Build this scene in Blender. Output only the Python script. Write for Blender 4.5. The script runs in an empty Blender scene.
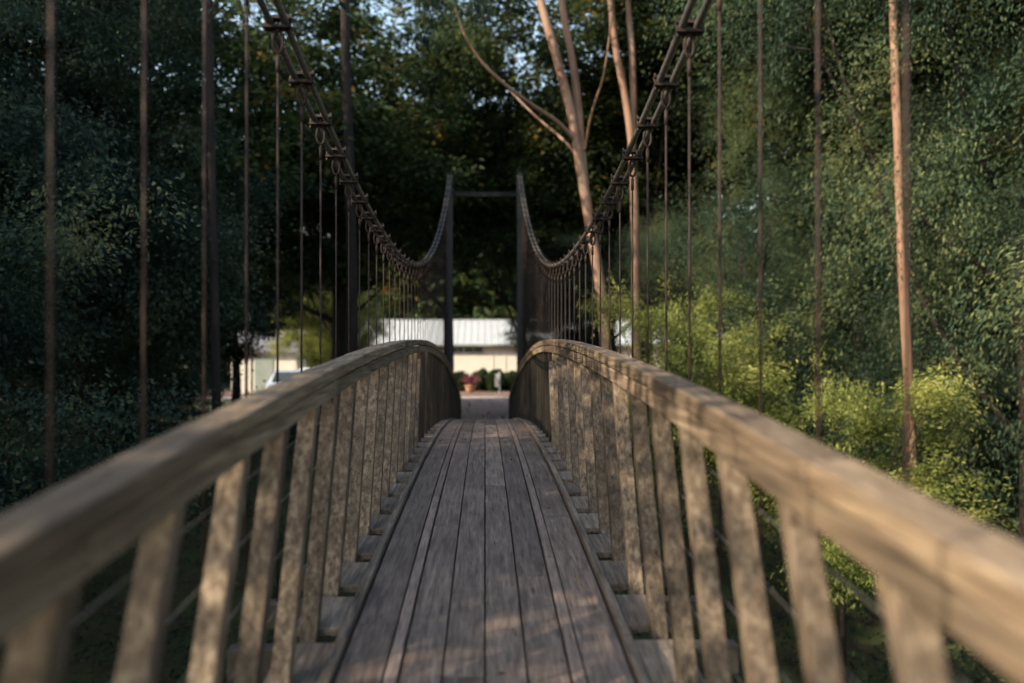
import bpy, bmesh, math, random
import numpy as np
from mathutils import Vector, Matrix
R = math.radians
random.seed(7); rng = np.random.default_rng(11)
scn = bpy.context.scene
COL = scn.collection
CZ = 2.4                     # eye height above the far bank

# ------------------------------------------------------------------ helpers
def tag(o, label=None, cat=None, group=None, kind=None):
    if label: o['label'] = label
    if cat: o['category'] = cat
    if group: o['group'] = group
    if kind: o['kind'] = kind
    return o

def empty(name, loc=(0, 0, 0), rz=0):
    o = bpy.data.objects.new(name, None); COL.objects.link(o)
    o.location = loc; o.rotation_euler.z = rz; o.empty_display_size = .2
    return o

def link(name, me, mat=None, parent=None, loc=None, smooth=False, bevel=0):
    o = bpy.data.objects.new(name, me); COL.objects.link(o)
    if mat and not me.materials: me.materials.append(mat)
    if parent: o.parent = parent
    if loc: o.location = loc
    if smooth:
        me.polygons.foreach_set('use_smooth', [True]*len(me.polygons))
    if bevel:
        b = o.modifiers.new('bev', 'BEVEL'); b.width = bevel; b.segments = 2; b.limit_method = 'ANGLE'
    return o

class MB:
    def __init__(s): s.v = []; s.f = []
    def hexa(s, b, t):
        n = len(s.v); s.v += [tuple(p) for p in b]+[tuple(p) for p in t]
        s.f += [(n+3, n+2, n+1, n), (n+4, n+5, n+6, n+7)]
        for i in range(4):
            j = (i+1) % 4; s.f.append((n+i, n+j, n+4+j, n+4+i))
        return s
    def box(s, x0, x1, y0, y1, z0, z1):
        return s.hexa([(x0, y0, z0), (x1, y0, z0), (x1, y1, z0), (x0, y1, z0)],
                      [(x0, y0, z1), (x1, y0, z1), (x1, y1, z1), (x0, y1, z1)])
    def tube(s, pts, rad, n=10, wob=0, cap=True):
        pts = [Vector(p) for p in pts]; m = len(pts)
        if not hasattr(rad, '__len__'): rad = [rad]*m
        base = len(s.v); ref = Vector((0.31, 0.95, 0.05))
        for i, p in enumerate(pts):
            d = (pts[min(i+1, m-1)]-pts[max(i-1, 0)]).normalized()
            a = d.cross(ref)
            if a.length < .1: a = d.cross(Vector((1, 0, 0)))
            a.normalize(); b = d.cross(a)
            for k in range(n):
                t = 2*math.pi*k/n
                r = rad[i]*(1+wob*(random.random()-.5)+wob*.6*math.sin(3*t+i*.7))
                s.v.append(tuple(p+a*math.cos(t)*r+b*math.sin(t)*r))
        for i in range(m-1):
            for k in range(n):
                q = (k+1) % n
                s.f.append((base+i*n+k, base+i*n+q, base+(i+1)*n+q, base+(i+1)*n+k))
        if cap:
            s.f.append(tuple(base+k for k in range(n))[::-1]); s.f.append(tuple(base+(m-1)*n+k for k in range(n)))
        return s
    def mesh(s, name='m'):
        me = bpy.data.meshes.new(name); me.from_pydata(s.v, [], s.f); me.update(); return me
    def build(s, name, mat, parent=None, loc=None, smooth=False, bevel=0):
        return link(name, s.mesh(name), mat, parent, loc, smooth, bevel)

def smooth_path(P, n=6):
    P = [Vector(p) for p in P]; out = []
    for i in range(len(P)-1):
        a = P[max(i-1, 0)]; b = P[i]; c = P[i+1]; d = P[min(i+2, len(P)-1)]
        for k in range(n):
            t = k/n
            out.append(.5*((2*b)+(c-a)*t+(2*a-5*b+4*c-d)*t*t+(3*b-a-3*c+d)*t**3))
    out.append(P[-1]); return out

def at(px, py, Y):           # a spot of the photograph's layout at distance Y
    return Vector(((px-485)/900*Y, Y, CZ+(346-py)/900*Y))

# ------------------------------------------------------------------ materials
def mat(name):
    m = bpy.data.materials.new(name); m.use_nodes = True
    nt = m.node_tree; nt.nodes.clear()
    out = nt.nodes.new('ShaderNodeOutputMaterial'); b = nt.nodes.new('ShaderNodeBsdfPrincipled')
    nt.links.new(b.outputs[0], out.inputs[0])
    return m, nt, b, out
def N(nt, t, **kw):
    n = nt.nodes.new(t)
    for k, v in kw.items():
        if k in n.inputs.keys() if isinstance(k, str) else False: n.inputs[k].default_value = v
        else: setattr(n, k, v)
    return n
def ramp(nt, fac, stops):
    r = nt.nodes.new('ShaderNodeValToRGB'); e = r.color_ramp.elements
    while len(e) > 1: e.remove(e[-1])
    e[0].position = stops[0][0]; e[0].color = (*stops[0][1], 1)
    for p, c in stops[1:]:
        q = e.new(p); q.color = (*c, 1)
    nt.links.new(fac, r.inputs[0]); return r
def noise(nt, vec, scale, detail=5, rough=.6, dist=0):
    n = nt.nodes.new('ShaderNodeTexNoise'); n.inputs['Scale'].default_value = scale
    n.inputs['Detail'].default_value = detail; n.inputs['Roughness'].default_value = rough
    n.inputs['Distortion'].default_value = dist
    if vec is not None: nt.links.new(vec, n.inputs['Vector'])
    return n
def mix(nt, fac, a, b, mode='MIX'):
    m = nt.nodes.new('ShaderNodeMix'); m.data_type = 'RGBA'; m.blend_type = mode
    for s, v in ((m.inputs['Factor'], fac), (m.inputs['A'], a), (m.inputs['B'], b)):
        if hasattr(v, 'links') or isinstance(v, bpy.types.NodeSocket): nt.links.new(v, s)
        elif isinstance(v, (tuple, list)): s.default_value = (*v, 1)
        else: s.default_value = v
    return m.outputs['Result']

def wood(name, dark, mid, light, axis='y', rough=.8, stain=(.05, .04, .035), stain_amt=.5, worn=0):
    m, nt, b, out = mat(name)
    tc = nt.nodes.new('ShaderNodeTexCoord'); oi = nt.nodes.new('ShaderNodeObjectInfo')
    add = nt.nodes.new('ShaderNodeVectorMath'); add.operation = 'ADD'
    sc = nt.nodes.new('ShaderNodeVectorMath'); sc.operation = 'SCALE'; sc.inputs['Scale'].default_value = 37
    comb = nt.nodes.new('ShaderNodeCombineXYZ')
    for i in range(3): nt.links.new(oi.outputs['Random'], comb.inputs[i])
    nt.links.new(comb.outputs[0], sc.inputs[0])
    nt.links.new(tc.outputs['Object'], add.inputs[0]); nt.links.new(sc.outputs[0], add.inputs[1])
    mp = nt.nodes.new('ShaderNodeMapping'); s = {'y': (1, .045, 1), 'z': (1, 1, .045)}[axis]
    mp.inputs['Scale'].default_value = s; nt.links.new(add.outputs[0], mp.inputs['Vector'])
    g = noise(nt, mp.outputs[0], 48, 5, .55, .1)
    mq = nt.nodes.new('ShaderNodeMapping'); mq.inputs['Scale'].default_value = {'y': (1, .015, 1), 'z': (1, 1, .015)}[axis]; nt.links.new(add.outputs[0], mq.inputs['Vector'])
    g2 = noise(nt, mq.outputs[0], 150, 3, .6)
    big = noise(nt, add.outputs[0], 2.2, 5, .6, .3)
    mp2 = nt.nodes.new('ShaderNodeMapping'); mp2.inputs['Scale'].default_value = {'y': (1, .14, 1), 'z': (1, 1, .14)}[axis]
    nt.links.new(add.outputs[0], mp2.inputs['Vector'])
    blot = noise(nt, mp2.outputs[0], 9, 5, .6, .3)
    r1 = ramp(nt, g.outputs[0], [(.3, dark), (.5, mid), (.72, light)])
    fine = ramp(nt, g2.outputs[0], [(.35, (.62, .62, .62)), (.6, (1.12, 1.1, 1.08))])
    c = mix(nt, 1., r1.outputs[0], fine.outputs[0], 'MULTIPLY')
    rb = ramp(nt, big.outputs[0], [(.38, (0, 0, 0)), (.62, (1, 1, 1))])
    mm = nt.nodes.new('ShaderNodeMath'); mm.operation = 'MULTIPLY'; mm.inputs[1].default_value = stain_amt
    nt.links.new(rb.outputs[0], mm.inputs[0])
    c = mix(nt, mm.outputs[0], c, mix(nt, .62, c, stain))
    r3 = ramp(nt, blot.outputs[0], [(.56, (0, 0, 0)), (.72, (.6, .6, .6))])
    c = mix(nt, r3.outputs[0], c, mix(nt, .6, c, stain))
    # grey bleaching and random tone per board
    hs = nt.nodes.new('ShaderNodeHueSaturation'); nt.links.new(c, hs.inputs['Color'])
    mr = nt.nodes.new('ShaderNodeMapRange'); mr.inputs['To Min'].default_value = .7; mr.inputs['To Max'].default_value = 1.25
    nt.links.new(oi.outputs['Random'], mr.inputs['Value']); nt.links.new(mr.outputs[0], hs.inputs['Value'])
    # splits
    mp3 = nt.nodes.new('ShaderNodeMapping'); mp3.inputs['Scale'].default_value = {'y': (1, .02, 1), 'z': (1, 1, .02)}[axis]
    nt.links.new(add.outputs[0], mp3.inputs['Vector'])
    ck = noise(nt, mp3.outputs[0], 75, 2, .5)
    rc = ramp(nt, ck.outputs[0], [(.27, (.0, .0, .0)), (.31, (1, 1, 1))])
    c = mix(nt, 1., hs.outputs[0], mix(nt, rc.outputs[0], (.25, .22, .2), (1, 1, 1)), 'MULTIPLY')
    nt.links.new(c, b.inputs['Base Color']); b.inputs['Roughness'].default_value = rough
    b.inputs['Specular IOR Level'].default_value = .3
    h = nt.nodes.new('ShaderNodeMath'); h.operation = 'ADD'; nt.links.new(g.outputs[0], h.inputs[0])
    h2 = nt.nodes.new('ShaderNodeMath'); h2.operation = 'MULTIPLY'; h2.inputs[1].default_value = .8
    nt.links.new(rc.outputs[0], h2.inputs[0]); nt.links.new(h2.outputs[0], h.inputs[1])
    bp = nt.nodes.new('ShaderNodeBump'); bp.inputs['Strength'].default_value = .55; bp.inputs['Distance'].default_value = .006
    nt.links.new(h.outputs[0], bp.inputs['Height']); nt.links.new(bp.outputs[0], b.inputs['Normal'])
    return m

def simple(name, stops, scale=8, rough=.8, metal=0, bump=.2, dist=.01, spec=.5, map_scale=(1, 1, 1), detail=6):
    m, nt, b, out = mat(name)
    tc = nt.nodes.new('ShaderNodeTexCoord'); mp = nt.nodes.new('ShaderNodeMapping'); mp.inputs['Scale'].default_value = map_scale
    nt.links.new(tc.outputs['Object'], mp.inputs['Vector'])
    n = noise(nt, mp.outputs[0], scale, detail, .65, .4)
    r = ramp(nt, n.outputs[0], stops); nt.links.new(r.outputs[0], b.inputs['Base Color'])
    b.inputs['Roughness'].default_value = rough; b.inputs['Metallic'].default_value = metal
    b.inputs['Specular IOR Level'].default_value = spec
    if bump:
        bp = nt.nodes.new('ShaderNodeBump'); bp.inputs['Strength'].default_value = bump; bp.inputs['Distance'].default_value = dist
        nt.links.new(n.outputs[0], bp.inputs['Height']); nt.links.new(bp.outputs[0], b.inputs['Normal'])
    return m

def leafmat(name, stops, trans=.35, rough=.65):
    m, nt, b, out = mat(name)
    ge = nt.nodes.new('ShaderNodeNewGeometry'); oi = nt.nodes.new('ShaderNodeObjectInfo')
    tc = nt.nodes.new('ShaderNodeTexCoord'); n = noise(nt, tc.outputs['Object'], .75, 3, .6)
    a = nt.nodes.new('ShaderNodeMath'); a.operation = 'MULTIPLY_ADD'; a.inputs[1].default_value = .55
    nt.links.new(ge.outputs['Random Per Island'], a.inputs[0])
    a2 = nt.nodes.new('ShaderNodeMath'); a2.operation = 'MULTIPLY_ADD'; a2.inputs[1].default_value = 2.6; a2.inputs[2].default_value = -1.08
    nt.links.new(n.outputs[0], a2.inputs[0]); nt.links.new(a2.outputs[0], a.inputs[2])
    r = ramp(nt, a.outputs[0], stops)
    hs = nt.nodes.new('ShaderNodeHueSaturation'); nt.links.new(r.outputs[0], hs.inputs['Color'])
    mr = nt.nodes.new('ShaderNodeMapRange'); mr.inputs['To Min'].default_value = .8; mr.inputs['To Max'].default_value = 1.2
    nt.links.new(oi.outputs['Random'], mr.inputs['Value']); nt.links.new(mr.outputs[0], hs.inputs['Value'])
    nt.links.new(hs.outputs[0], b.inputs['Base Color']); b.inputs['Roughness'].default_value = rough
    b.inputs['Specular IOR Level'].default_value = .2
    t = nt.nodes.new('ShaderNodeBsdfTranslucent')
    hs2 = nt.nodes.new('ShaderNodeHueSaturation'); hs2.inputs['Value'].default_value = 1.5; hs2.inputs['Hue'].default_value = .485
    nt.links.new(hs.outputs[0], hs2.inputs['Color']); nt.links.new(hs2.outputs[0], t.inputs[0])
    mx = nt.nodes.new('ShaderNodeMixShader'); mx.inputs[0].default_value = trans
    nt.links.new(b.outputs[0], mx.inputs[1]); nt.links.new(t.outputs[0], mx.inputs[2]); nt.links.new(mx.outputs[0], out.inputs[0])
    return m

M = {}
M['rail'] = wood('weathered_rail_timber', (.115, .08, .05), (.245, .18, .118), (.40, .31, .215), 'y', .75, (.06, .045, .034), .6)
M['fascia'] = wood('weathered_fascia_timber', (.10, .07, .045), (.225, .165, .11), (.36, .285, .2), 'y', .8, (.05, .04, .03), .65)
M['deck'] = wood('worn_deck_timber', (.13, .093, .069), (.235, .176, .136), (.335, .262, .21), 'y', .62, (.055, .045, .045), .6)
M['strip'] = wood('pale_batten_timber', (.2, .145, .115), (.30, .225, .18), (.39, .30, .245), 'y', .7, (.10, .085, .08), .4)
M['side'] = wood('edge_board_timber', (.11, .085, .065), (.21, .165, .125), (.32, .26, .2), 'y', .8, (.05, .045, .035), .6)
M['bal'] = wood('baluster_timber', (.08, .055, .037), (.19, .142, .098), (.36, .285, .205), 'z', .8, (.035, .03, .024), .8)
M['baldark'] = wood('dark_baluster_timber', (.012, .011, .009), (.03, .024, .017), (.085, .055, .03), 'z', .7, (.02, .022, .016), .6)  # much darker tone for the far-half balusters and end posts
M['rust'] = simple('rusty_steel', [(.3, (.010, .007, .006)), (.5, (.024, .013, .010)), (.75, (.065, .03, .02))], 25, .75, .2, .3, .002)
M['cable'] = simple('galvanised_wire_rope', [(.3, (.09, .085, .08)), (.5, (.22, .21, .2)), (.75, (.38, .37, .35))], 60, .45, .7, .6, .003, map_scale=(1, 1, 1))
M['clamp'] = simple('dark_weathered_steel', [(.3, (.015, .011, .01)), (.5, (.035, .024, .02)), (.75, (.09, .055, .04))], 30, .6, .5, .3, .002)
M['tower'] = simple('dark_green_painted_steel', [(.3, (.003, .008, .008)), (.6, (.006, .013, .013)), (.8, (.018, .017, .014))], 6, .5, 0, .1, .002)
M['beam'] = simple('blackened_steel_beam', [(.3, (.004, .006, .006)), (.7, (.009, .012, .012))], 6, .9, 0, .1, .002)
M['wire'] = simple('stainless_wire', [(.3, (.2, .19, .18)), (.7, (.4, .38, .36))], 60, .4, .8, 0)
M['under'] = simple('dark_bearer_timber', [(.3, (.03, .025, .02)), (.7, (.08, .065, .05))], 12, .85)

# ------------------------------------------------------------------ world, sun
w = bpy.data.worlds.new('World'); scn.world = w; w.use_nodes = True
nt = w.node_tree; nt.nodes.clear()
wo = nt.nodes.new('ShaderNodeOutputWorld'); bg = nt.nodes.new('ShaderNodeBackground'); sky = nt.nodes.new('ShaderNodeTexSky')
SUN_EL, SUN_AZ = 33, 241        # azimuth clockwise from +y: the sun stands behind and to the left
sky.sky_type = 'NISHITA'; sky.sun_disc = False; sky.sun_elevation = R(SUN_EL); sky.sun_rotation = R(SUN_AZ)
sky.air_density = 1.2; sky.dust_density = 1.5
bg.inputs['Strength'].default_value = .15
nt.links.new(sky.outputs[0], bg.inputs[0]); nt.links.new(bg.outputs[0], wo.inputs[0])
sl = bpy.data.lights.new('sun', 'SUN'); sl.energy = 3.2; sl.angle = R(.53); sl.color = (1, .89, .75)
so = bpy.data.objects.new('sun', sl); COL.objects.link(so)
sd = Vector((math.sin(R(SUN_AZ))*math.cos(R(SUN_EL)), math.cos(R(SUN_AZ))*math.cos(R(SUN_EL)), math.sin(R(SUN_EL))))
so.rotation_euler = sd.to_track_quat('Z', 'Y').to_euler(); so.location = sd*60

# ------------------------------------------------------------------ terrain
def bump2(x, y):
    return (math.sin(x*.31+y*.17)+math.sin(x*.13-y*.29+2)+.5*math.sin(x*.71+1)*math.sin(y*.63))/2.5
def ground_z(x, y):
    if y > 21.5: g = 0
    elif y > 13: g = -4.2*(1-((y-13)/8.5))**1.0 if y > 13 else 0
    elif y > 1: g = -4.2
    elif y > -6: g = -4.2*((y+6)/7)
    else: g = 0
    if y > 21.5: base = min(1, (y-21.5)/12)
    z = g+.22*bump2(x, y)*(0.15 if (abs(x) < 4 and y > 20) else 1)*(0.15 if y > 24 else 1)
    if y > 24: z += -.05
    d = math.hypot(x, y-30)
    if d > 75: z += (d-75)*.012
    return z
xs = list(np.concatenate([np.linspace(-400, -60, 12), np.linspace(-55, 55, 111), np.linspace(60, 400, 12)]))
ys = list(np.concatenate([np.linspace(-300, -32, 12), np.linspace(-28, 90, 130), np.linspace(96, 500, 14)]))
v = [(x, y, ground_z(x, y)) for y in ys for x in xs]; nx = len(xs)
fc = [(j*nx+i, j*nx+i+1, (j+1)*nx+i+1, (j+1)*nx+i) for j in range(len(ys)-1) for i in range(nx-1)]
me = bpy.data.meshes.new('ground'); me.from_pydata(v, [], fc)
M['ground'] = simple('leaf_litter_soil', [(.3, (.02, .018, .01)), (.45, (.05, .045, .02)), (.6, (.05, .07, .022)), (.8, (.12, .09, .045))], 2.2, .95, 0, .8, .06, detail=10)
tag(link('ground', me, M['ground'], smooth=True), kind='structure')
M['path'] = simple('sandy_leafy_path', [(.3, (.13, .075, .055)), (.48, (.28, .19, .15)), (.6, (.38, .28, .22)), (.75, (.46, .36, .29))], 5, .9, 0, .5, .02, detail=12)
mb = MB()
pts = [(24.3, -.95, .95), (26, -1.05, 1.02), (30, -1.3, 1.05), (34, -1.8, 1.15), (35.5, -3, 3.2), (38, -9, 10), (41.6, -12, 14)]
for i, (y, a, b) in enumerate(pts):
    mb.v += [(a, y, .004), (b, y, .004)]
    if i: n = 2*i; mb.f.append((n-2, n-1, n+1, n))
tag(mb.build('path', M['path']), kind='structure')
M['road'] = simple('pale_concrete', [(.3, (.28, .26, .24)), (.7, (.42, .40, .38))], 3, .85, 0, .1)
mb = MB(); mb.box(-26, 30, 41.6, 42.9, -.1, .012)
tag(mb.build('pavement', M['road']), kind='structure')
M['mulch'] = simple('red_brown_mulch', [(.3, (.08, .04, .03)), (.5, (.19, .11, .085)), (.75, (.3, .2, .16))], 14, .95, 0, .8, .03, detail=10)
mb = MB(); mb.box(-14, 16, 43.0, 49.8, -.1, .06)
tag(mb.build('garden_bed', M['mulch']), kind='structure')
M['water'] = simple('creek_water', [(.3, (.012, .016, .012)), (.7, (.02, .026, .018))], 3, .12, 0, .15, .02)
mb = MB(); mb.box(-60, 60, 3.5, 10.5, -4.3, -4.12)
tag(mb.build('creek_water', M['water']), kind='structure')

# ------------------------------------------------------------------ the footbridge
def zd(y): return CZ-(1.381-.0977*y+.0058*y*y)
BR = tag(empty('footbridge', (0, 24.2, 0)), 'weathered timber suspension footbridge with arched deck, slatted railings, rusty hanger rods and twin steel cables', 'footbridge')
OFF = Vector((0, -24.2, 0))
def bpart(mb, name, m, parent=BR, smooth=False, bevel=0, off=True):
    mb.v = [(x, y-24.2, z) for x, y, z in mb.v] if off else mb.v
    return mb.build(name, m, parent, smooth=smooth, bevel=bevel)
def rb(y): return .045*math.exp(-((y-10.8)/3.6)**2)
def sweep(x0, x1, dz0, dz1, y0, y1, step=.3, jx=0):
    n = max(1, round((y1-y0)/step)); mb = MB()
    for i in range(n+1):
        y = y0+(y1-y0)*i/n; z = zd(y)+(rb(y) if dz0 > .5 else 0)
        mb.v += [(x0, y, z+dz0), (x1, y, z+dz0), (x1, y, z+dz1), (x0, y, z+dz1)]
    for i in range(n):
        a = 4*i; b = a+4
        for k in range(4):
            q = (k+1) % 4; mb.f.append((a+k, a+q, b+q, b+k))
    mb.f.append((3, 2, 1, 0)); e = 4*n; mb.f.append((e, e+1, e+2, e+3))
    return mb
YS, YE = -4.4, 24.1
# deck planks: four in the middle, a pale batten and a wide plank each side
def run(x0, x1, dz0, dz1, name, m, first, L, bev=.003, gap=.004):
    y = YS; k = 0; l = first
    while y < YE:
        y2 = min(y+l, YE)
        jz = random.uniform(-.0015, .0015)
        bpart(sweep(x0+random.uniform(0, .0015), x1-random.uniform(0, .0015), dz0, dz1+jz, y+gap/2, y2-gap/2), name, m, bevel=bev)
        y = y2; l = L
cw = .1475
for k in range(4):
    run(-.295+k*cw+.003, -.295+(k+1)*cw-.003, -.04, 0, 'deck_plank', M['deck'], [4.2, 2.1, 5.4, 3.2][k], 5.4)
for s in (-1, 1):
    a, b = sorted((s*.300, s*.345)); run(a, b, -.04, .004, 'deck_batten', M['strip'], 3.1 if s > 0 else 4.6, 5.8, .003)
    a, b = sorted((s*.351, s*.508)); run(a, b, -.04, .0, 'deck_plank', M['deck'], 2.6 if s < 0 else 4.4, 5.4)
    a, b = sorted((s*.519, s*.557)); run(a, b, -.05, .022, 'kerb_rail', M['side'], 3.0, 4.8, .004)
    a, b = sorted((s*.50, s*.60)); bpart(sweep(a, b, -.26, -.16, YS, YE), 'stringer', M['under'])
# balusters with their bays
D = .52
bases = [8.65-D*k for k in range(0, 19)][::-1]     # near half, leaning
far = [9.17+D*k for k in range(0, 29)]
XI = .652
def baluster(s, y0, lean, w, d, m, top=.936, X=XI):
    h = top+.13; y1 = y0+lean
    zb = zd(y0)-.13; top += rb(y1)
    w += random.uniform(-.003, .004); jx = random.uniform(-.004, .004); jy = random.uniform(-.012, .012)
    xa, xb = sorted((s*X, s*(X+w)))
    b = [(xa, y0+jy, zb), (xb, y0+jy, zb), (xb, y0+d+jy, zb), (xa, y0+d+jy, zb)]
    t = [(xa+jx*.3, y1+jy, zd(y1)+top), (xb+jx*.3, y1+jy, zd(y1)+top), (xb+jx*.3, y1+d+jy, zd(y1+d)+top), (xa+jx*.3, y1+d+jy, zd(y1+d)+top)]
    loc = Vector((s*X, y0, zb))
    mb = MB(); mb.hexa([Vector(p)-loc for p in b], [Vector(p)-loc for p in t])
    return mb.build('baluster', m, BR, loc=tuple(loc+OFF), bevel=.003)
for s in (-1, 1):
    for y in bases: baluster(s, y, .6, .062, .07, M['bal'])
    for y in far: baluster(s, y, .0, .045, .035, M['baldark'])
    allb = bases+far
    for i in range(len(allb)-1):
        a, b = sorted((s*.566, s*.752))
        bpart(sweep(a, b, -.035, -.004, allb[i]+.115, allb[i+1]-.03, .5), 'edge_board', M['side'], bevel=.003)
    # cap rail and fascia in lengths
    y = -2.6 if s < 0 else -3.1; k = 0
    while y < YE:
        y2 = min(y+2.44, YE)
        a, b = sorted((s*(.632+random.uniform(-.003, .002)), s*.738))
        bpart(sweep(a, b, .946, 1.0+random.uniform(-.002, .002), y+.0025, y2-.0025, .2), 'handrail', M['rail'], bevel=.006)
        y = y2
    y = -3.4 if s < 0 else -2.4
    while y < YE:
        y2 = min(y+2.44, YE)
        a, b = sorted((s*.639, s*.651))
        bpart(sweep(a, b, .876, .940, y+.0015, y2-.0015, .2), 'fascia_board', M['fascia'], bevel=.003)
        y = y2
    for hgt in (.2, .38, .56, .74):
        ys_ = np.arange(-2, 24.01, .6)
        mb = MB(); mb.tube([(s*.735, y, zd(y)+hgt) for y in ys_], .002, 5)
        bpart(mb, 'railing_wire', M['wire'], smooth=True)
    mb = MB(); a, b = sorted((s*.635, s*.76)); mb.box(a, b, 24.12, 24.24, -.3, zd(24.1)+.985)
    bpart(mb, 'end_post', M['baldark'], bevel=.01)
# cables
CX = .917; CA, CB, CC = .0172, .95, 9.3
YT, YN = 23.75, -5.15
def cz(y): return CZ+CB+CA*(y-CC)**2
for s in (-1, 1):
    for dx in (-.034, .034):
        P = [(s*(CX+dx), y, cz(y)) for y in np.arange(YN, YT+.01, .3)]
        P = [(s*(CX+dx+.35), YN-6.5, .1)]+P+[(s*(CX+dx+.35), YT+6.5, .05)]
        mb = MB(); mb.tube(P, .0165, 10)
        bpart(mb, 'suspension_cable', M['cable'], smooth=True)
    hy = [2.45+D*k for k in range(-7, 41)]
    for y in hy:
        zt = cz(y)-.13; zb = zd(y)-.2
        mb = MB(); loc = Vector((s*CX, y, zb)); jl = random.uniform(-.006, .006)
        mb.tube([(0, 0, 0), (0, 0, zt-zb)], .0055, 8)
        mb.tube([(0, 0, zt-zb-.09), (0, 0, zt-zb-.02)], .0095, 8)
        hr = mb.build('hanger_rod', M['rust'], BR, loc=tuple(loc+OFF), smooth=True)
        # clamp round both ropes, on the slope of the cable
        sl_ = 2*CA*(y-CC); c = math.atan(sl_)
        mb = MB(); mb.box(-.062, .062, -.022, .022, .012, .026); mb.box(-.062, .062, -.022, .022, -.03, -.016)
        for q in (-.056, 0, .056): mb.tube([(q, 0, -.045), (q, 0, .042)], .006, 6)
        Mx = Matrix.Rotation(c, 4, 'X'); mb.v = [tuple(Mx @ Vector(p)+Vector((0, 0, cz(y)-zb))) for p in mb.v]
        mb.build('cable_clamp', M['clamp'], hr)
        ring = []
        for q in range(13):
            t = 2*math.pi*q/12; ring.append((.026*math.sin(t)*(.85), .005*math.sin(t), zt-zb+.045+.05*math.cos(t)))
        mb = MB(); mb.tube(ring, .0075, 6, cap=False); mb.build('shackle', M['rust'], hr, smooth=True)
    for y in hy:
        pass
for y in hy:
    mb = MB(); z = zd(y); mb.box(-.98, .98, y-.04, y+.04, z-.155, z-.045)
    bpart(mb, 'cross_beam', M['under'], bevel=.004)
# towers
for ty in (YT, YN):
    for s in (-1, 1):
        a, b = sorted((s*.845, s*1.0)); mb = MB()
        top = cz(YT)+.02 if ty > 0 else cz(YN)+.02
        mb.box(a, b, ty-.1, ty+.1, -.4, top-.05)
        o = bpart(mb, 'tower_post', M['tower'], bevel=.006)
        mb = MB(); a, b = sorted((s*.855, s*1.015)); mb.box(a, b, ty-.13, ty+.13, top-.046, top-.02)
        mb.v = [(x, y-24.2, z) for x, y, z in mb.v]; mb.build('saddle_plate', M['tower'], o)
    mb = MB(); mb.box(-.866, .866, ty-.05, ty+.05, top-.62, top-.5); bpart(mb, 'tower_beam', M['beam'], bevel=.004)

# concrete abutment under the far end
M['conc'] = simple('stained_concrete', [(.3, (.12, .12, .11)), (.7, (.3, .28, .26))], 4, .9, 0, .3)
mb = MB(); mb.box(-1.3, 1.3, 23.3, 24.28, -1.8, -.22)
tag(mb.build('abutment', M['conc'], bevel=.02), 'grey concrete abutment carrying the far end of the bridge deck', 'abutment')

# ------------------------------------------------------------------ foliage
def leaves_mesh(name, P, Dr, L, W, fold=.25):
    """P centres (n,3), Dr directions (n,3), L, W arrays -> folded rhombus leaves"""
    n = len(P); Dr = Dr/np.linalg.norm(Dr, axis=1, keepdims=True)
    up = rng.normal(size=(n, 3)); up[:, 2] += 1.0
    S = np.cross(Dr, up); S /= np.linalg.norm(S, axis=1, keepdims=True)+1e-9
    U = np.cross(S, Dr)
    L = L[:, None]; W = W[:, None]
    V = np.stack([P-Dr*L*.5, P+S*W*.5+U*W*fold-Dr*L*.05, P+Dr*L*.5, P-S*W*.5+U*W*fold-Dr*L*.05], 1).reshape(-1, 3)
    me = bpy.data.meshes.new(name); me.vertices.add(4*n); me.vertices.foreach_set('co', V.astype(np.float32).ravel())
    me.loops.add(4*n); me.loops.foreach_set('vertex_index', np.arange(4*n, dtype=np.int32))
    me.polygons.add(n); me.polygons.foreach_set('loop_start', np.arange(0, 4*n, 4, dtype=np.int32))
    me.polygons.foreach_set('loop_total', np.full(n, 4, np.int32)); me.update(); me.validate()
    return me

def clump_points(nc, radii, zc, shell=.5, squash=1.0, holes=0):
    """clump centres in an uneven ellipsoid made of several lobes"""
    out = []
    lobes = [(rng.normal(size=3)*np.array([.38, .38, .42]), rng.uniform(.45, .72)) for _ in range(9)]
    while len(out) < nc:
        c, r = lobes[rng.integers(len(lobes))]
        d = rng.normal(size=3); d /= np.linalg.norm(d)
        q = c+d*r*rng.uniform(shell, 1)
        if np.linalg.norm(q) > 1.08: continue
        out.append(q)
    out = np.array(out)*np.array(radii); out[:, 2] += zc
    return out

def crown_broad(name, radii, zc, nc, per, leaf, cl=.55, droop=.3, boughs=0, bs=.4):
    if boughs:
        C0 = clump_points(boughs, radii, zc, .45); C = C0[rng.integers(boughs, size=nc)]+rng.normal(size=(nc, 3))*np.array([bs, bs, bs*.5])
    else: C = clump_points(nc, radii, zc)
    P = []; Dn = []
    for c in C:
        k = int(per*rng.uniform(.6, 1.4)); r = cl*rng.uniform(.6, 1.35)
        q = rng.normal(size=(k, 3))*np.array([r, r, r*.45])*.6
        P.append(c+q); d = q*np.array([1, 1, .3])+rng.normal(size=(k, 3))*r*.35; d[:, 2] -= droop*r; Dn.append(d)
    P = np.concatenate(P); Dn = np.concatenate(Dn); n = len(P)
    L = leaf*rng.uniform(.65, 1.35, n); return leaves_mesh(name, P, Dn, L, L*rng.uniform(.4, .6, n)), C

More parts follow.
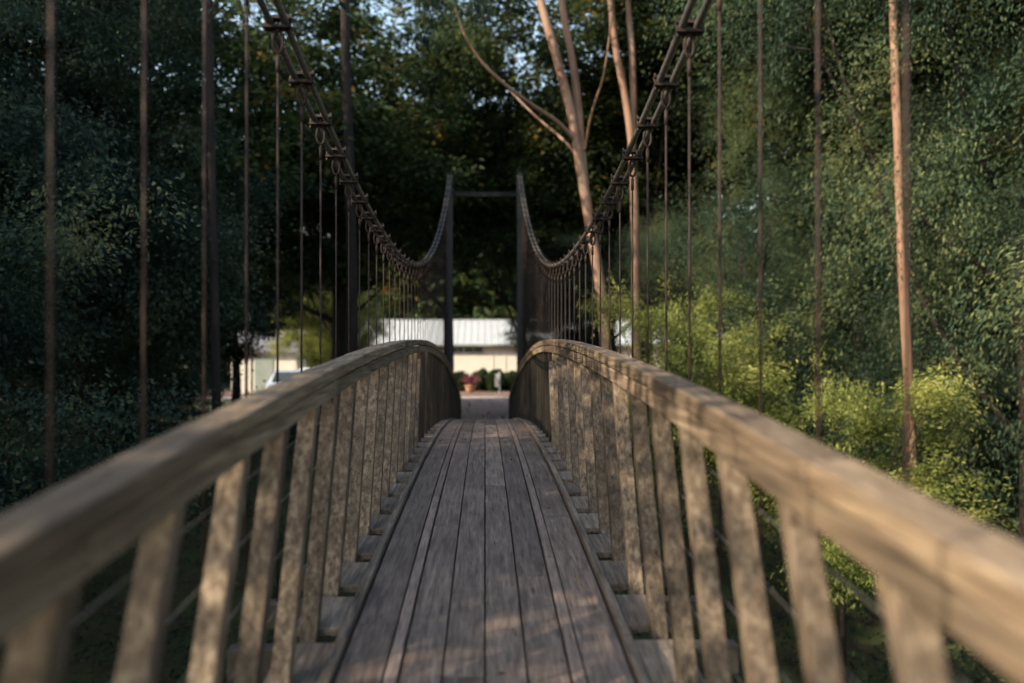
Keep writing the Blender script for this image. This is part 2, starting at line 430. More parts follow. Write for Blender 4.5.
def crown_spray(name, radii, zc, ns, per, leaf, length=1.1, droop=.9, boughs=75, bs=.3):
    """drooping feathery sprays, as on a wattle or pepper tree"""
    C0 = clump_points(boughs, radii, zc, .4); C = C0[rng.integers(boughs, size=ns)]+rng.normal(size=(ns, 3))*np.array([bs, bs, bs*.55])
    P = []; Dn = []
    for c in C:
        k = int(per*rng.uniform(.6, 1.3)); ln = length*rng.uniform(.5, 1.2)
        ax = c-np.array([0, 0, zc]); ax[2] *= .3; ax = ax/(np.linalg.norm(ax)+1e-6)+rng.normal(size=3)*.45; ax[2] += .15
        ax /= np.linalg.norm(ax); t = rng.uniform(0, 1, k)[:, None]
        q = c+ax*t*ln+np.array([0, 0, -1])*droop*(t**1.8)*ln*.8+rng.normal(size=(k, 3))*.06*(1+t)
        d = ax+np.array([0, 0, -1])*droop*1.6*t+rng.normal(size=(k, 3))*.45
        P.append(q); Dn.append(d)
    P = np.concatenate(P); Dn = np.concatenate(Dn); n = len(P)
    L = leaf*rng.uniform(.6, 1.4, n); return leaves_mesh(name, P, Dn, L, L*rng.uniform(.22, .34, n)), C

def trunk_mesh(h, r, C, zc, nl=12, lean=(0, 0), root=-.6):
    mb = MB(); tp = Vector((lean[0], lean[1], h))
    P = smooth_path([(0, 0, root), (lean[0]*.1+.05, lean[1]*.2, h*.3), (lean[0]*.5-.06, lean[1]*.5+.05, h*.65), tp], 6)
    mb.tube(P, [r*(1.25 if i == 0 else 1)*(1-.7*i/len(P)) for i in range(len(P))], 12, .12)
    idx = rng.choice(len(C), min(nl, len(C)), replace=False)
    for j in idx:
        e = Vector(C[j]); t = random.uniform(.35, .9); s = P[int(t*(len(P)-1))]
        m = s.lerp(e, .5)+Vector((random.uniform(-.2, .2), random.uniform(-.2, .2), -.12*(e-s).length))
        Q = smooth_path([s, m, e], 5); r0 = r*.35*(1-.5*t)
        mb.tube(Q, [r0*(1-.85*i/len(Q)) for i in range(len(Q))], 6, .1)
        for _ in range(2):
            a = Q[random.randint(3, len(Q)-2)]; b = a+Vector((random.uniform(-1, 1), random.uniform(-1, 1), random.uniform(-.2, .8)))*.8
            mb.tube([a, a.lerp(b, .5)+Vector((0, 0, .06)), b], [r0*.35, r0*.2, r0*.06], 5, .1)
    return mb.mesh('trunk')

LF = {}
LF['dark'] = leafmat('dark_broad_leaves', [(.0, (.010, .018, .009)), (.35, (.022, .042, .016)), (.65, (.045, .075, .024)), (.9, (.09, .12, .03)), (1, (.20, .13, .03))], .3)
LF['blue'] = leafmat('blue_green_feathery_leaves', [(.0, (.018, .038, .027)), (.3, (.040, .078, .050)), (.6, (.08, .125, .064)), (.85, (.15, .185, .075)), (1, (.22, .23, .10))], .35)
LF['lime'] = leafmat('yellow_green_leaves', [(.0, (.05, .075, .02)), (.35, (.13, .165, .045)), (.65, (.22, .25, .07)), (1, (.36, .36, .12))], .4)
LF['deep'] = leafmat('deep_blue_green_leaves', [(.0, (.012, .024, .020)), (.4, (.026, .050, .038)), (.7, (.050, .080, .050)), (1, (.11, .125, .055))], .3)
LF['warm'] = leafmat('sunlit_olive_leaves', [(.0, (.06, .07, .02)), (.4, (.14, .15, .05)), (.7, (.24, .22, .09)), (1, (.34, .28, .14))], .4)
LF['hedge'] = leafmat('clipped_hedge_leaves', [(.0, (.015, .03, .012)), (.5, (.03, .06, .02)), (1, (.07, .11, .04))], .25)
M['bark'] = simple('dark_bark', [(.3, (.010, .008, .007)), (.5, (.024, .017, .014)), (.75, (.06, .04, .03))], 9, .95, 0, .9, .03, map_scale=(1, 1, .2))
M['gum'] = simple('smooth_gum_bark', [(.25, (.10, .045, .028)), (.45, (.22, .115, .07)), (.6, (.30, .185, .12)), (.8, (.38, .28, .2))], 2.5, .7, 0, .3, .01, map_scale=(1, 1, .22))

KIND = {}
def make_kind(k, *, spray, radii, zc, n, per, leaf, h, r, leafm, **kw):
    f = crown_spray if spray else crown_broad
    cm, C = f('crown', radii, zc, n, per, leaf, **kw); cm.materials.append(LF[leafm])
    tm = trunk_mesh(h, r, C, zc, root=-5.5 if k == 'lime' else -.6); tm.materials.append(M['bark'])
    tm.polygons.foreach_set('use_smooth', [True]*len(tm.polygons))
    KIND[k] = (cm, tm)
make_kind('big', spray=False, radii=(5.6, 5.6, 5.2), zc=9.2, n=520, per=200, leaf=.16, h=10, r=.3, leafm='dark', cl=.75)
make_kind('mid', spray=False, radii=(3.4, 3.4, 3.9), zc=5.6, n=1000, per=240, leaf=.045, h=6, r=.17, leafm='deep', cl=.34, boughs=95, bs=.36)
make_kind('willow', spray=True, radii=(3.2, 3.2, 3.8), zc=5.4, n=1900, per=130, leaf=.045, h=6.5, r=.16, leafm='blue', length=.85, boughs=85, bs=.3)
make_kind('lime', spray=True, radii=(1.7, 1.7, 2.3), zc=3.0, n=520, per=90, leaf=.07, h=3.4, r=.07, leafm='lime', length=.5, droop=.35, boughs=45, bs=.2)
make_kind('loose', spray=False, radii=(5.6, 5.6, 5.2), zc=9.2, n=150, per=90, leaf=.22, h=10, r=.3, leafm='dark', cl=.7)
make_kind('airy', spray=False, radii=(5.6, 5.6, 5.2), zc=9.2, n=350, per=150, leaf=.17, h=10, r=.3, leafm='dark', cl=.62, boughs=90, bs=.5)
make_kind('fargreen', spray=False, radii=(4.6, 4.6, 5.5), zc=7.6, n=260, per=80, leaf=.34, h=8, r=.25, leafm='warm', cl=.8)
make_kind('fardark', spray=False, radii=(5.2, 5.2, 7.5), zc=9.6, n=330, per=80, leaf=.42, h=11, r=.3, leafm='dark', cl=.95)

GROUPS = {'airy': 'tall dark trees over the bridge', 'loose': 'tall open crowned trees beside the bridge', 'big': 'tall dark trees over the bridge', 'mid': 'dark bushy trees on the creek banks', 'willow': 'feathery trees beside the bridge',
          'lime': 'yellow green bushes beside the bridge', 'fargreen': 'sunlit olive trees behind the building', 'fardark': 'far trees closing the view'}
def tree(kind, name, x, y, s, rz, label, z=None, sz=None):
    cm, tm = KIND[kind]
    t = empty(name, (x, y, ground_z(x, y)-.05 if z is None else z), R(rz)); t.scale = (s, s, sz or s)
    tag(t, label, 'bush' if kind == 'lime' else 'tree', GROUPS[kind])
    link('trunk', tm, None, t); link('crown', cm, None, t)
    return t
exec_trees = True
if exec_trees:
    SAME = {}
    # over the far end
    tree('airy', 'spreading_tree', -4.6, 28.5, 1.2, 20, 'tall dark broadleaf tree arching over the path just left of the far tower', sz=1.06)
    tree('big', 'spreading_tree', 5.4, 30, 1.2, 140, 'tall dark broadleaf tree arching over the path just right of the far tower', sz=1.08)
    tree('loose', 'spreading_tree', -11.5, 27, 1.15, 250, 'tall dark broadleaf tree one back from the left of the far tower')
    tree('big', 'spreading_tree', 12.5, 28, 1.1, 310, 'tall dark broadleaf tree behind the gum trunks to the right')
    tree('big', 'spreading_tree', -5.4, 34, .85, 170, 'dark broadleaf tree hanging low before the left part of the pale roof', sz=.8)
    tree('big', 'spreading_tree', 1.34, 33, .72, 290, 'slim dark broadleaf tree at the path edge directly behind the right tower post', sz=.86)
    tree('big', 'spreading_tree', 5.0, 36, .95, 60, 'dark broadleaf tree hanging low before the right part of the pale roof', sz=.88)
    tree('airy', 'spreading_tree', -8.5, 19.5, 1.0, 80, 'tall dark tree on the left bank behind the thin hangers')
    tree('big', 'spreading_tree', -16, 20, 1.2, 190, 'tall dark tree deep on the left bank')
    tree('big', 'spreading_tree', 17, 20, 1.2, 10, 'tall dark tree at the right edge behind the feathery trees')
    tree('big', 'spreading_tree', 10, 20.5, 1.1, 100, 'tall dark tree standing behind the yellow green bushes on the right')
    tree('mid', 'bushy_tree', 3.5, 28.5, .72, 200, 'small dark bushy tree right of the far tower before the pale roof', sz=.62)
    # left bank, near
    for x, y, s, rz, lb in ((-9.9, 16.0, 1.5, 15, 'dark bushy tree beyond the left handrail near mid span'),
                            (-8.6, 8.4, 1.4, 115, 'dark bushy tree at the left edge of the view nearest the railing'),
                            (-12.5, 12.2, 1.6, 200, 'dark bushy tree second row back from the left handrail'),
                            (-15, 20.5, 1.7, 290, 'dark bushy tree behind the one at mid span on the left'),
                            (-9.0, 2.4, 1.35, 160, 'unseen dark bushy tree added for shade beside the near end of the left handrail'),  # out of view, put in to block sun on the deck
                            (-17, 8.0, 1.7, 60, 'dark bushy tree farthest left in the third row')):
        tree('mid', 'bushy_tree', x, y, s, rz, lb, sz=s*1.3, z=ground_z(x, y)-2.2)
    tree('big', 'spreading_tree', -10.4, 2.5, 1.0, 45, 'unseen tall dark tree added for shade on the left bank nearest the near end of the railing')  # extra crown outside the frame, placed to shade the deck
    tree('big', 'spreading_tree', -14.5, 11.5, 1.05, 200, 'tall dark tree added for shade on the left bank level with mid span')  # added to shade the deck past mid span, also backs the left foliage
    UL = 'low dark bush filling the understorey beyond the left railing'; UR = 'low dark bush filling the understorey beyond the right railing'
    k = 0
    for x, y, s in ((-9.6, 24.5, .62), (-12.5, 26, .7), (-16, 24, .8), (-20.5, 22, .9), (-13.5, 32, .8), (-19, 33, .9), (-25, 30, 1.0), (-9.5, 20.5, .5), (-13, 17, .6),
                    (7.2, 21, .6), (10.5, 20, .7), (14, 19, .8), (17.5, 16, .85), (12, 26, .8), (17, 27, .9), (23, 24, 1.0), (8.0, 29, .7), (12, 12.5, .6), (15, 7.5, .8), (24, 14, 1.0)):
        t = tree('mid', 'low_bush', x, y, s, k*67, UL if x < 0 else UR, z=ground_z(x, y)-1.9*s, sz=s*.85); k += 1
        t['category'] = 'bush'; t['group'] = 'low bushes in the understorey'
    t = tree('mid', 'low_bush', 3.0, 33.2, .5, 30, 'dark bush just right of the far tower hiding the pale roof', z=0); t['category'] = 'bush'; t['group'] = 'low bushes in the understorey'
    tree('airy', 'spreading_tree', -7.0, 25.5, .5, 45, 'small open crowned tree on the left bank before the clearing')
    tree('airy', 'spreading_tree', -1.27, 31.2, .7, 75, 'slim dark broadleaf tree at the path edge directly behind the left tower post', sz=1.2)
    # right bank
    for x, y, s, rz, lb in ((10.8, 17.6, 1.8, 0, 'feathery green tree behind the right handrail near mid span'),
                            (9.9, 23.5, 1.5, 90, 'feathery green tree to the right of the second gum trunk'),
                            (13.5, 9.0, 1.8, 170, 'feathery green tree at the right edge of the view'),
                            (17.5, 18.0, 2.0, 240, 'feathery green tree in the second row on the right bank'),
                            (6.6, 23.0, .95, 300, 'smaller feathery green tree low behind the gum trunks'),
                            (9.5, 4.0, 1.4, 35, 'feathery green tree nearest the right handrail')):
        tree('willow', 'feathery_tree', x, y, s, rz, lb, sz=s*1.15, z=ground_z(x, y)-1.8)
    for x, y, s, sz, rz, z, lb in ((3.3, 15.6, .95, 1.15, 0, -1.9, 'yellow green bush just behind the right hangers below the gum trunk'),
                            (5.9, 14.6, 1.15, 1.1, 120, -3.0, 'yellow green bush behind the widest spaced right hangers')):
        tree('lime', 'leafy_bush', x, y, s, rz, lb, z=z, sz=sz)
    # behind the building
    k = 0
    for x, y, s in ((-3, 66, .75), (2.5, 69, .85), (-9, 68, .9), (8.5, 67, .9), (-16, 66, 1), (15, 68, 1)):
        side = ['seen through the tower left of centre', 'seen through the tower right of centre', 'behind the left half of the roof', 'behind the right half of the roof', 'beyond the left end of the roof', 'beyond the right end of the roof'][k]
        tree('fargreen', 'olive_tree', x, y, s, 57*k, 'sunlit olive green tree '+side); k += 1
    k = 0
    for x, y, s in ((-34, 62, 1.2), (-25, 70, 1.3), (-14, 78, .75), (-4, 82, 1.3), (6, 80, 1.3), (16, 78, 1.3), (26, 70, 1.2), (35, 60, 1.2), (-24, 52, .9), (-31, 44, 1.1), (27, 50, 1.1), (33, 42, 1.1), (38, 30, 1.2), (30, 30, 1.0), (-36, 34, 1.1), (-1.5, 64, 1.7), (-31, 30, 1.0), (24, 38, 1.1), (-17, 59, 1.0), (-23, 52, 1.0), (-28, 43, .95), (-36, 50, 1.2), (-20, 66, 1.1)):
        t = tree('fardark', 'forest_tree', x, y, s, 77*k, 'x', z=ground_z(x, y)-2.0*s); k += 1
        t['label'] = 'tall dark forest tree in the wooded backdrop beyond the creek'
    # unseen trees added behind the camera and to the left to shade the bridge
    for x, y, s, rz, lb in ((-7.5, -12, 1.0, 30, 'unseen tall dark tree added for shade at the near end of the bridge on the left'),
                            (-24, -8, 1.1, 200, 'unseen tall dark tree added for shade behind the near end of the bridge'),
                            (7.5, -5, 1.0, 80, 'tall dark tree at the near end of the bridge on the right')):
        tree('loose', 'spreading_tree', x, y, s, rz, lb)
    tree('big', 'spreading_tree', -18, 6, 1.1, 110, 'unseen tall dark tree added for shade on the left bank farthest from the railing')  # another unseen crown, added to keep sun off the bridge

# gum trees, drawn as real trunks at 18 and 20 m
def gum(name, limbs, Y, label, crown=None):
    root = at(*limbs[0][0][0][:2], Y); base = empty(name, (root.x, Y, ground_z(root.x, Y)-.1))
    tag(base, label, 'tree', 'gum trees on the right bank'); inv = -base.location
    mb = MB()
    for pts, r0, r1 in limbs:
        P = [at(px, py, Y+dy)+inv for px, py, dy in pts]; P = smooth_path(P, 6)
        mb.tube(P, [r0+(r1-r0)*i/(len(P)-1) for i in range(len(P))], 12, .10)
    mb.build('trunk', M['gum'], base, smooth=True)
    if crown:
        Pc = []; Dc = []
        for (px, py, dy, rr) in crown:
            c = np.array(at(px, py, Y+dy)+inv)
            for _ in range(16):
                cc = c+rng.normal(size=3)*rr*.6; k = 55; q = rng.normal(size=(k, 3))*rr*.2
                Pc.append(cc+q); d = rng.normal(size=(k, 3))*.5; d[:, 2] -= 1; Dc.append(d)
        Pc = np.concatenate(Pc); Dc = np.concatenate(Dc); n = len(Pc); L = .17*rng.uniform(.7, 1.3, n)
        m = leaves_mesh('crown', Pc, Dc, L, L*.24); m.materials.append(LF['deep']); link('crown', m, None, base)
gum('gum_tree', [([(612, 470, 0), (609, 390, 0), (604, 315, 0), (597, 262, 0), (588, 210, 0), (580, 160, 0), (571, 110, 0), (557, 58, 0), (541, 0, 0), (524, -70, 0), (500, -150, 0)], .125, .075),
                 ([(585, 190, 0), (580, 130, .1), (577, 90, .2), (571, 50, .3), (562, 0, .4), (558, -60, .5), (570, -140, .6)], .10, .05),
                 ([(576, 140, 0), (556, 120, -.3), (530, 103, -.6), (505, 84, -.9), (482, 62, -1.1), (466, 38, -1.2), (455, 8, -1.3)], .05, .018),
                 ([(580, 158, 0), (562, 138, .5), (535, 115, .9), (512, 92, 1.1), (503, 80, 1.3)], .035, .014),
                 ([(585, 150, 0), (592, 112, -.4), (603, 78, -.7), (609, 42, -.9), (612, 10, -1)], .028, .012)],
    18, 'slender gum tree with peeling orange bark forking above the right cable', [(500, -150, 0, 1.5), (570, -140, 0, 1.5), (455, -10, -1.3, .7), (530, -90, 0, 1.2)])
gum('gum_tree', [([(640, 480, 0), (638, 400, 0), (637, 300, 0), (635, 200, 0), (632, 140, 0), (626, 95, 0), (617, 50, 0), (611, 0, 0), (604, -60, 0), (590, -140, 0)], .11, .06),
                 ([(633, 150, 0), (634, 100, .1), (633, 50, .2), (629, 0, .3), (632, -60, .4), (650, -130, .5)], .09, .045)],
    20, 'second gum tree with pale forked trunk right of the orange barked one', [(590, -140, 0, 1.5), (650, -130, 0, 1.5)])
gum('gum_tree', [([(922, 560, 0), (915, 400, 0), (908, 260, 0), (903, 120, 0), (899, 0, 0), (896, -120, 0), (880, -220, 0)],   .085, .06)],
    15.0, 'straight slender orange barked gum among the feathery trees at the far right', [(880, -220, 0, 1.2), (900, -190, .4, 1.0)])
# dark bare trunks on the left bank
def pole_tree(px, y1, Y, r, label, m, top=-120):
    a = at(px, 365, Y); g = ground_z(a.x, Y)-.1
    b = empty('tall_tree', (a.x, Y, g)); tag(b, label, 'tree', 'tall straight trunks on the left bank')
    t = at(px-6, top, Y)
    mb = MB(); P = smooth_path([(0, 0, 0), (.06, 0, (t.z-g)*.35), (t.x-a.x+.05, 0, (t.z-g)*.7), (t.x-a.x, 0, t.z-g)], 7)
    mb.tube(P, [r*(1-.45*i/len(P)) for i in range(len(P))], 12, .12)
    mb.build('trunk', m, b, smooth=True)
    Pc = []; Dc = []
    for _ in range(60):
        cc = np.array([t.x-a.x, 0, t.z-g+.5])+rng.normal(size=3)*np.array([1.5, 1.5, 1.1]); k = 60; q = rng.normal(size=(k, 3))*.28
        Pc.append(cc+q); Dc.append(q+rng.normal(size=(k, 3))*.2)
        mb2 = None
    Pc = np.concatenate(Pc); Dc = np.concatenate(Dc); n = len(Pc); L = .18*rng.uniform(.7, 1.3, n)
    me_ = leaves_mesh('crown', Pc, Dc, L, L*.45); me_.materials.append(LF['deep']); link('crown', me_, None, b)
pole_tree(350, 180, 21.5, .15, 'straight dark trunk left of the far tower behind the cable', M['bark'])
pole_tree(216, 100, 14, .085, 'straight dark trunk standing at the left behind wide spaced hangers', M['bark'])

# undergrowth on both banks, uncountable
def scatter(name, pts, hgt, leaf, m, label=None):
    P = []; Dn = []
    for x, y, z in pts:
        k = 42; q = rng.normal(size=(k, 3))*np.array([.28, .28, .2]); q[:, 2] = np.abs(q[:, 2])*hgt
        P.append(np.array([x, y, z])+q); d = rng.normal(size=(k, 3)); d[:, 2] = np.abs(d[:, 2])*.8; Dn.append(d)
    P = np.concatenate(P); Dn = np.concatenate(Dn); n = len(P); L = leaf*rng.uniform(.6, 1.4, n)
    me = leaves_mesh(name, P, Dn, L, L*.35); me.materials.append(m); return tag(link(name, me), label, None, None, 'stuff')
pts = []
for _ in range(2600):
    x = rng.uniform(1.6, 16)*rng.choice([-1, 1]); y = rng.uniform(-2, 27)
    pts.append((x, y, ground_z(x, y)))
for _ in range(500):
    x = rng.uniform(-1.6, 1.6); y = rng.uniform(-1, 21); pts.append((x, y, ground_z(x, y)))
scatter('undergrowth', pts, 2.2, .13, LF['deep'])
# fallen leaves on path and deck
P = []
for _ in range(1500):
    y = rng.uniform(24.5, 41); x = rng.normal()*(.8+(y-24)*.12); P.append((x, y, .012))
for _ in range(70):
    y = rng.uniform(2, 22); x = rng.uniform(-.5, .5); P.append((x, y, zd(y)+.006))
for _ in range(60):
    y = rng.uniform(2, 22); x = rng.uniform(.57, .64)*rng.choice([-1, 1]); P.append((x, y, zd(y)+.004))
P = np.array(P); n = len(P); Dn = rng.normal(size=(n, 3)); Dn[:, 2] *= .12
LFm = leafmat('fallen_leaf_brown', [(.0, (.06, .03, .015)), (.5, (.16, .085, .04)), (1, (.32, .2, .1))], .1)
L = rng.uniform(.02, .05, n)*np.where(P[:, 1] > 24.4, 1.8, .8)
me = leaves_mesh('fallen_leaves', P, Dn, L, L*.5, .1); me.materials.append(LFm); tag(link('fallen_leaves', me), kind='stuff')

# ------------------------------------------------------------------ building across the path
M['wall'] = simple('cream_painted_panels', [(.3, (.60, .57, .50)), (.7, (.67, .635, .56))], 1.2, .8, 0, .05)
M['roofm'] = simple('pale_metal_roofing', [(.3, (.40, .43, .45)), (.7, (.47, .50, .52))], .8, .4, 0, .05)
M['gutter'] = simple('grey_green_gutter', [(.3, (.22, .27, .25)), (.7, (.3, .34, .31))], 2, .5)
M['glass'] = simple('dark_window_glass', [(.3, (.03, .04, .045)), (.7, (.06, .075, .08))], .7, .15, 0, 0)
M['frame'] = simple('grey_window_frame', [(.3, (.3, .31, .3)), (.7, (.4, .41, .4))], 3, .5)
M['darkpipe'] = simple('dark_flue', [(.3, (.03, .04, .05)), (.7, (.05, .06, .07))], 3, .5)
B = tag(empty('building', (0, 50, 0)), 'long low cream building with pale metal roof and high strip windows beyond the path', 'building')
def bb(mb, name, m, parent=B, bevel=0): mb.v = [(x, y-50, z) for x, y, z in mb.v]; return mb.build(name, m, parent, bevel=bevel)
mb = MB(); mb.box(-6.6, 10, 50, 60, -.2, 2.42)
for x in (-5.2, -3.9, .44, 1.12, 3.0, 4.3, 6.4, 8.1): mb.box(x-.022, x+.022, 49.97, 50.0, .1, 2.40)
bb(mb, 'wall', M['wall'])
mb = MB()   # gabled sheet roof with ribs
for a, b in ((49.72, 55.2), (60.7, 55.2)):
    z0, z1 = 2.5, 3.98; s_ = 1
    if a < b:
        mb.hexa([(-7.2, a, z0-.06), (10.6, a, z0-.06), (10.6, b, z1-.06), (-7.2, b, z1-.06)], [(-7.2, a, z0), (10.6, a, z0), (10.6, b, z1), (-7.2, b, z1)])
    else:
        mb.hexa([(-7.2, b+.003, z1-.06), (10.6, b+.003, z1-.06), (10.6, a, z0-.06), (-7.2, a, z0-.06)], [(-7.2, b+.003, z1), (10.6, b+.003, z1), (10.6, a, z0), (-7.2, a, z0)])
rf = bb(mb, 'roof', M['roofm'])
mb = MB()
for i in range(46):
    x = -7.0+i*.385
    mb.hexa([(x, 49.74, 2.505), (x+.04, 49.74, 2.505), (x+.04, 55.1, 3.96), (x, 55.1, 3.96)], [(x+.01, 49.74, 2.532), (x+.03, 49.74, 2.532), (x+.03, 55.1, 3.985), (x+.01, 55.1, 3.985)])
bb(mb, 'roof_ribs', M['roofm'], rf)
mb = MB(); mb.box(-7.25, 10.65, 55.05, 55.35, 3.985, 4.03); bb(mb, 'ridge_cap', M['roofm'], rf)
mb = MB(); mb.tube([(1.52, 52, 3.1), (1.52, 52, 3.62)], .07, 10); mb.tube([(1.52, 52, 3.62), (1.52, 52, 3.7)], .1, 10); bb(mb, 'flue', M['darkpipe'], rf)
mb = MB(); mb.box(-7.2, 10.6, 49.6, 49.71, 2.40, 2.51); bb(mb, 'gutter', M['gutter'])
mb = MB(); mb.box(-7.1, 10.5, 49.73, 49.99, 2.425, 2.438); bb(mb, 'soffit', M['frame'])
for x0, x1 in ((-1.82, -1.2), (-1.16, -.12), (-3.4, -2.4), (3.5, 4.6)):
    mb = MB(); z0, z1 = 2.02, 2.36
    mb.box(x0, x1, 49.94, 49.998, z0, z0+.04); mb.box(x0, x1, 49.94, 49.998, z1-.04, z1)
    mb.box(x0, x0+.04, 49.942, 49.996, z0+.04, z1-.04); mb.box(x1-.04, x1, 49.942, 49.996, z0+.04, z1-.04)
    mb.box((x0+x1)/2-.02, (x0+x1)/2+.02, 49.945, 49.99, z0+.04, z1-.04)
    wf = bb(mb, 'window', M['frame'])
    mb = MB(); mb.box(x0+.04, x1-.04, 49.965, 49.975, z0+.04, z1-.04); bb(mb, 'pane', M['glass'], wf)

# hedge: separate rounded shrubs against the wall
hm = []
for j in range(3):
    nn = 5200; d = rng.normal(size=(nn, 3)); d /= np.linalg.norm(d, axis=1, keepdims=True)
    rr = rng.uniform(.75, 1.06, nn)[:, None]*(1+.12*np.sin(5*d[:, :1]+j)+.1*np.sin(7*d[:, 1:2]+2*j))
    Pp = d*rr*np.array([.62, .5, .52])+np.array([0, 0, .5]); L = .11*rng.uniform(.6, 1.4, nn)
    m = leaves_mesh('foliage', Pp, d+rng.normal(size=(nn, 3))*.6, L, L*.55); m.materials.append(LF['hedge']); hm.append(m)
hx = [-1.45, -.15, .55, 1.5, -2.6, -3.8, 2.6, 3.8, 5.0]
hl = ['round clipped shrub left of the potted plant against the cream wall', 'round clipped shrub just right of the potted plant',
      'round clipped shrub directly behind the white post', 'round clipped shrub right of the white post', 'round clipped shrub behind the left tower post',
      'round clipped shrub at the left end of the hedge row', 'round clipped shrub behind the right tower post', 'round clipped shrub second from the right end of the row', 'round clipped shrub at the right end of the row']
for j, (x, lb) in enumerate(zip(hx, hl)):
    e = empty('round_shrub', (x, 46.8+.3*math.sin(j*2), .05), j*1.3); e.scale = (1.05, 1.05, .95+.1*math.sin(j))
    tag(e, lb, 'shrub', 'clipped shrubs along the cream wall')
    link('foliage', hm[j % 3], None, e)
    mb = MB()
    for q in range(5): a = q*1.26; mb.tube([(0, 0, -.1), (.15*math.cos(a), .15*math.sin(a), .25), (.3*math.cos(a), .3*math.sin(a), .6)], [.025, .018, .008], 6)
    mb.build('stem', M['bark'], e)
# potted cordyline
pt = tag(empty('potted_plant', (-.73, 45.2, .06)), 'spiky pink red cordyline in a terracotta bowl in front of the hedge', 'potted plant')
M['terra'] = simple('terracotta', [(.3, (.34, .17, .10)), (.7, (.46, .25, .15))], 10, .8)
mb = MB(); prof = [(.13, 0), (.2, .05), (.25, .2), (.27, .32), (.3, .34), (.3, .38), (.26, .38), (.24, .3)]
for i, (r, z) in enumerate(prof):
    for k in range(20): t = k*math.pi/10; mb.v.append((r*math.cos(t), r*math.sin(t), z))
    if i:
        for k in range(20): q = (k+1) % 20; mb.f.append(((i-1)*20+k, (i-1)*20+q, i*20+q, i*20+k))
mb.f.append(tuple(range(len(prof)*20-20, len(prof)*20)))
mb.build('pot', M['terra'], pt, smooth=True)
nn = 130; d = rng.normal(size=(nn, 3)); d[:, 2] = np.abs(d[:, 2])*1.4+.3; d /= np.linalg.norm(d, axis=1, keepdims=True); L = rng.uniform(.45, .75, nn)
me = leaves_mesh('leaves', d*L[:, None]*.5+np.array([0, 0, .42]), d, L, np.full(nn, .05), .1)
LF['pink'] = leafmat('cordyline_pink_leaves', [(0, (.10, .03, .04)), (.5, (.24, .08, .10)), (1, (.36, .17, .18))], .3); me.materials.append(LF['pink'])
link('leaves', me, None, pt)
# white sign post
M['white'] = simple('white_paint', [(.3, (.72, .74, .74)), (.7, (.8, .82, .82))], 4, .5, 0, .03)
sp = tag(empty('sign_post', (.66, 41.2, 0)), 'slim white post with a narrow pale sign board at the path edge', 'sign post')
mb = MB(); mb.box(-.035, .035, -.035, .035, -.1, 1.22); mb.build('post', M['white'], sp, bevel=.006)
mb = MB(); mb.box(-.2, -.04, -.012, .012, .55, 1.12); mb.build('sign_board', M['white'], sp, bevel=.004)

# ------------------------------------------------------------------ left clearing: sign, shed and parked car
M['orange'] = simple('orange_sign_face', [(.3, (.62, .2, .02)), (.7, (.72, .26, .03))], 4, .5, 0, 0)
a = at(245, 300, 30)
s2 = tag(empty('notice_sign', (a.x, 30, ground_z(a.x, 30))), 'tall notice sign with orange header over a pale panel in the left clearing', 'sign')
mb = MB()
for q in (-.3, .3): mb.box(q-.03, q+.03, -.03, .03, -.1, 4.2)
mb.build('post', M['frame'], s2)
mb = MB(); mb.box(-.34, .34, -.055, -.032, 3.1, 3.85); mb.build('panel', M['white'], s2)
mb = MB(); mb.box(-.34, .34, -.055, -.032, 3.855, 4.25); mb.build('header', M['orange'], s2)
a = at(268, 345, 44)
sh = tag(empty('garden_shed', (a.x-.3, 46, -.05)), 'small cream shed with grey pitched roof in the left clearing', 'shed')
mb = MB(); mb.box(-1.6, 1.6, -1.2, 1.2, -.2, 2.3); mb.hexa([(-1.6, -1.2, 2.3), (1.6, -1.2, 2.3), (1.6, 1.2, 2.3), (-1.6, 1.2, 2.3)], [(-1.6, -.01, 3.1), (1.6, -.01, 3.1), (1.6, .01, 3.1), (-1.6, .01, 3.1)])
mb.build('wall', M['wall'], sh)
mb = MB()
for q in (-1, 1): mb.hexa([(-1.85, q*1.5, 2.14), (1.85, q*1.5, 2.14), (1.85, 0, 3.16), (-1.85, 0, 3.16)], [(-1.85, q*1.5, 2.2), (1.85, q*1.5, 2.2), (1.85, 0, 3.22), (-1.85, 0, 3.22)])
M['greyroof'] = simple('grey_roofing', [(.3, (.10, .10, .115)), (.7, (.17, .17, .185))], 2, .6)
mb.build('roof', M['greyroof'], sh)
mb = MB(); mb.box(-.45, .45, -1.24, -1.203, 0, 1.98); dr = mb.build('door', M['gutter'], sh)
mb = MB(); mb.box(.3, .36, -1.28, -1.245, .95, 1.05); mb.build('handle', M['frame'], dr)

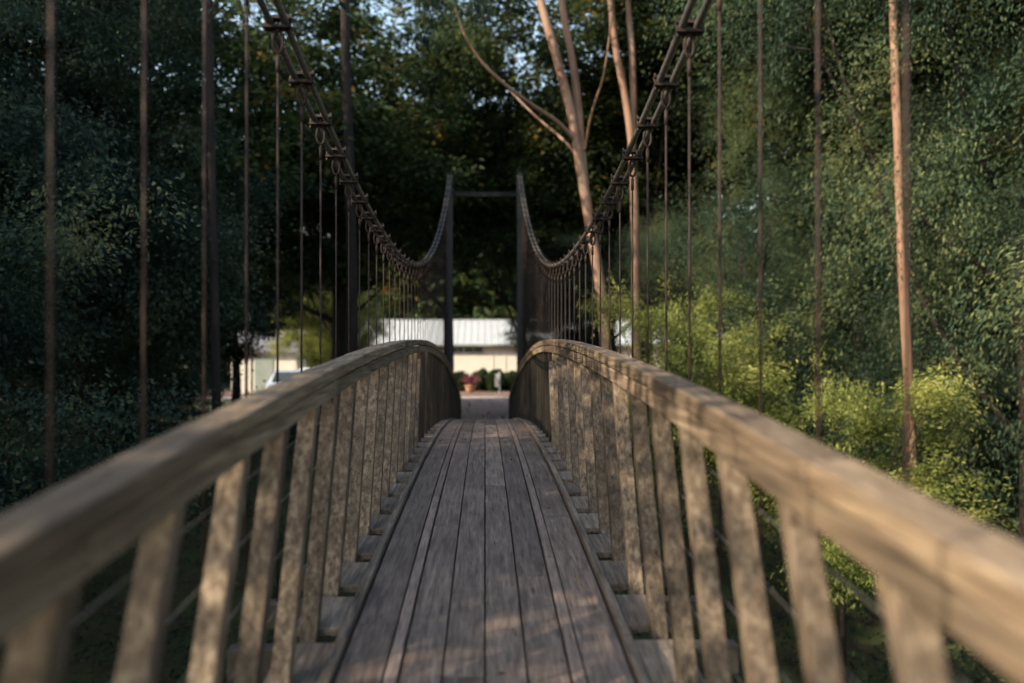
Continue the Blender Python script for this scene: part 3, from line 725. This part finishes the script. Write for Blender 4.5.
def car(x, y, rz, paint, label):
    c = tag(empty('parked_car', (x, y, ground_z(x, y)), R(rz)), label, 'car', 'cars parked in the left clearing')
    bm = bmesh.new(); prof = [(-2.1, .35), (-2.15, .62), (-2.02, .86), (-1.1, .98), (-.55, 1.4), (.75, 1.43), (1.5, 1.02), (2.0, .92), (2.12, .6), (2.05, .33)]
    vs = [[bm.verts.new((px, s*(.86 if pz < 1 else .62), pz)) for px, pz in prof] for s in (-1, 1)]
    bm.faces.new(vs[0]); bm.faces.new(vs[1][::-1])
    for i in range(len(prof)): j = (i+1) % len(prof); bm.faces.new((vs[0][i], vs[1][i], vs[1][j], vs[0][j]))
    bmesh.ops.recalc_face_normals(bm, faces=bm.faces); me = bpy.data.meshes.new('body'); bm.to_mesh(me); bm.free()
    link('body', me, paint, c, bevel=.06)
    for s in (-1, 1):
        mb = MB(); o = .012
        mb.hexa([(-.95, s*.845, 1.01), (1.25, s*.845, 1.03), (.68, s*(.66+o), 1.36), (-.5, s*(.66+o), 1.34)], [(-.95, s*(.85+o), 1.01), (1.25, s*(.85+o), 1.03), (.68, s*(.67+o), 1.37), (-.5, s*(.67+o), 1.35)])
        mb.build('side_window', M['glass'], c)
    mb = MB(); mb.hexa([(-1.12, -.7, 1.0), (-1.12, .7, 1.0), (-.6, .58, 1.37), (-.6, -.58, 1.37)], [(-1.15, -.7, 1.02), (-1.15, .7, 1.02), (-.63, .58, 1.39), (-.63, -.58, 1.39)]); mb.build('windscreen', M['glass'], c)
    for sx in (-1.3, 1.3):
        for s in (-1, 1):
            mb = MB(); mb.tube([(sx, s*.72, .32), (sx, s*.9, .32)], .32, 24); wl = mb.build('wheel', M['darkpipe'], c)
            mb = MB(); mb.tube([(sx, s*.86, .32), (sx, s*.91, .32)], .2, 16); mb.build('rim', M['frame'], wl)
    for s in (-1, 1):
        mb = MB(); mb.box(-2.17, -2.08, s*.62-.14, s*.62+.14, .62, .76); mb.build('headlight', M['white'], c, bevel=.02)
M['carblue'] = simple('pale_blue_car_paint', [(.3, (.38, .45, .56)), (.7, (.42, .5, .6))], 2, .3, 0, 0)
a = at(292, 365, 38); car(a.x, 38, 100, M['carblue'], 'pale blue parked car in the left clearing beside the shed')
a = at(312, 362, 41); car(a.x, 41.5, 95, M['white'], 'white parked car in the left clearing nearest the tower')
for px, Y, s, lb in ((312, 36, .75, 'low sunlit olive tree in the clearing left of the dark trunk'), (338, 37, .7, 'low sunlit olive tree right beside the dark trunk')):
    a = at(px, 310, Y); t = tree('lime', 'leafy_bush', a.x, Y, s, px, lb); t.scale = (.9, .9, 1.0)

# ------------------------------------------------------------------ camera
cd = bpy.data.cameras.new('camera'); cam = bpy.data.objects.new('camera', cd); COL.objects.link(cam); scn.camera = cam
cd.sensor_width = 36; cd.lens = 900/1024*36; cd.clip_end = 2000; cd.clip_start = .05
cam.location = (0, 0, CZ)
cam.rotation_euler = (R(90)+math.atan(4.5/900), 0, -math.atan(27/900))
cd.dof.use_dof = True; cd.dof.focus_distance = 6.3; cd.dof.aperture_fstop = 1.1; cd.dof.aperture_blades = 0
vs = scn.view_settings; vs.view_transform = 'Standard'; vs.look = 'None'; vs.gamma = 1; vs.exposure = 1.38
vs.use_white_balance = True; vs.white_balance_temperature = 7300; vs.white_balance_tint = 10
scn.render.engine = 'CYCLES'
scn.cycles.max_bounces = 6; scn.cycles.transparent_max_bounces = 4
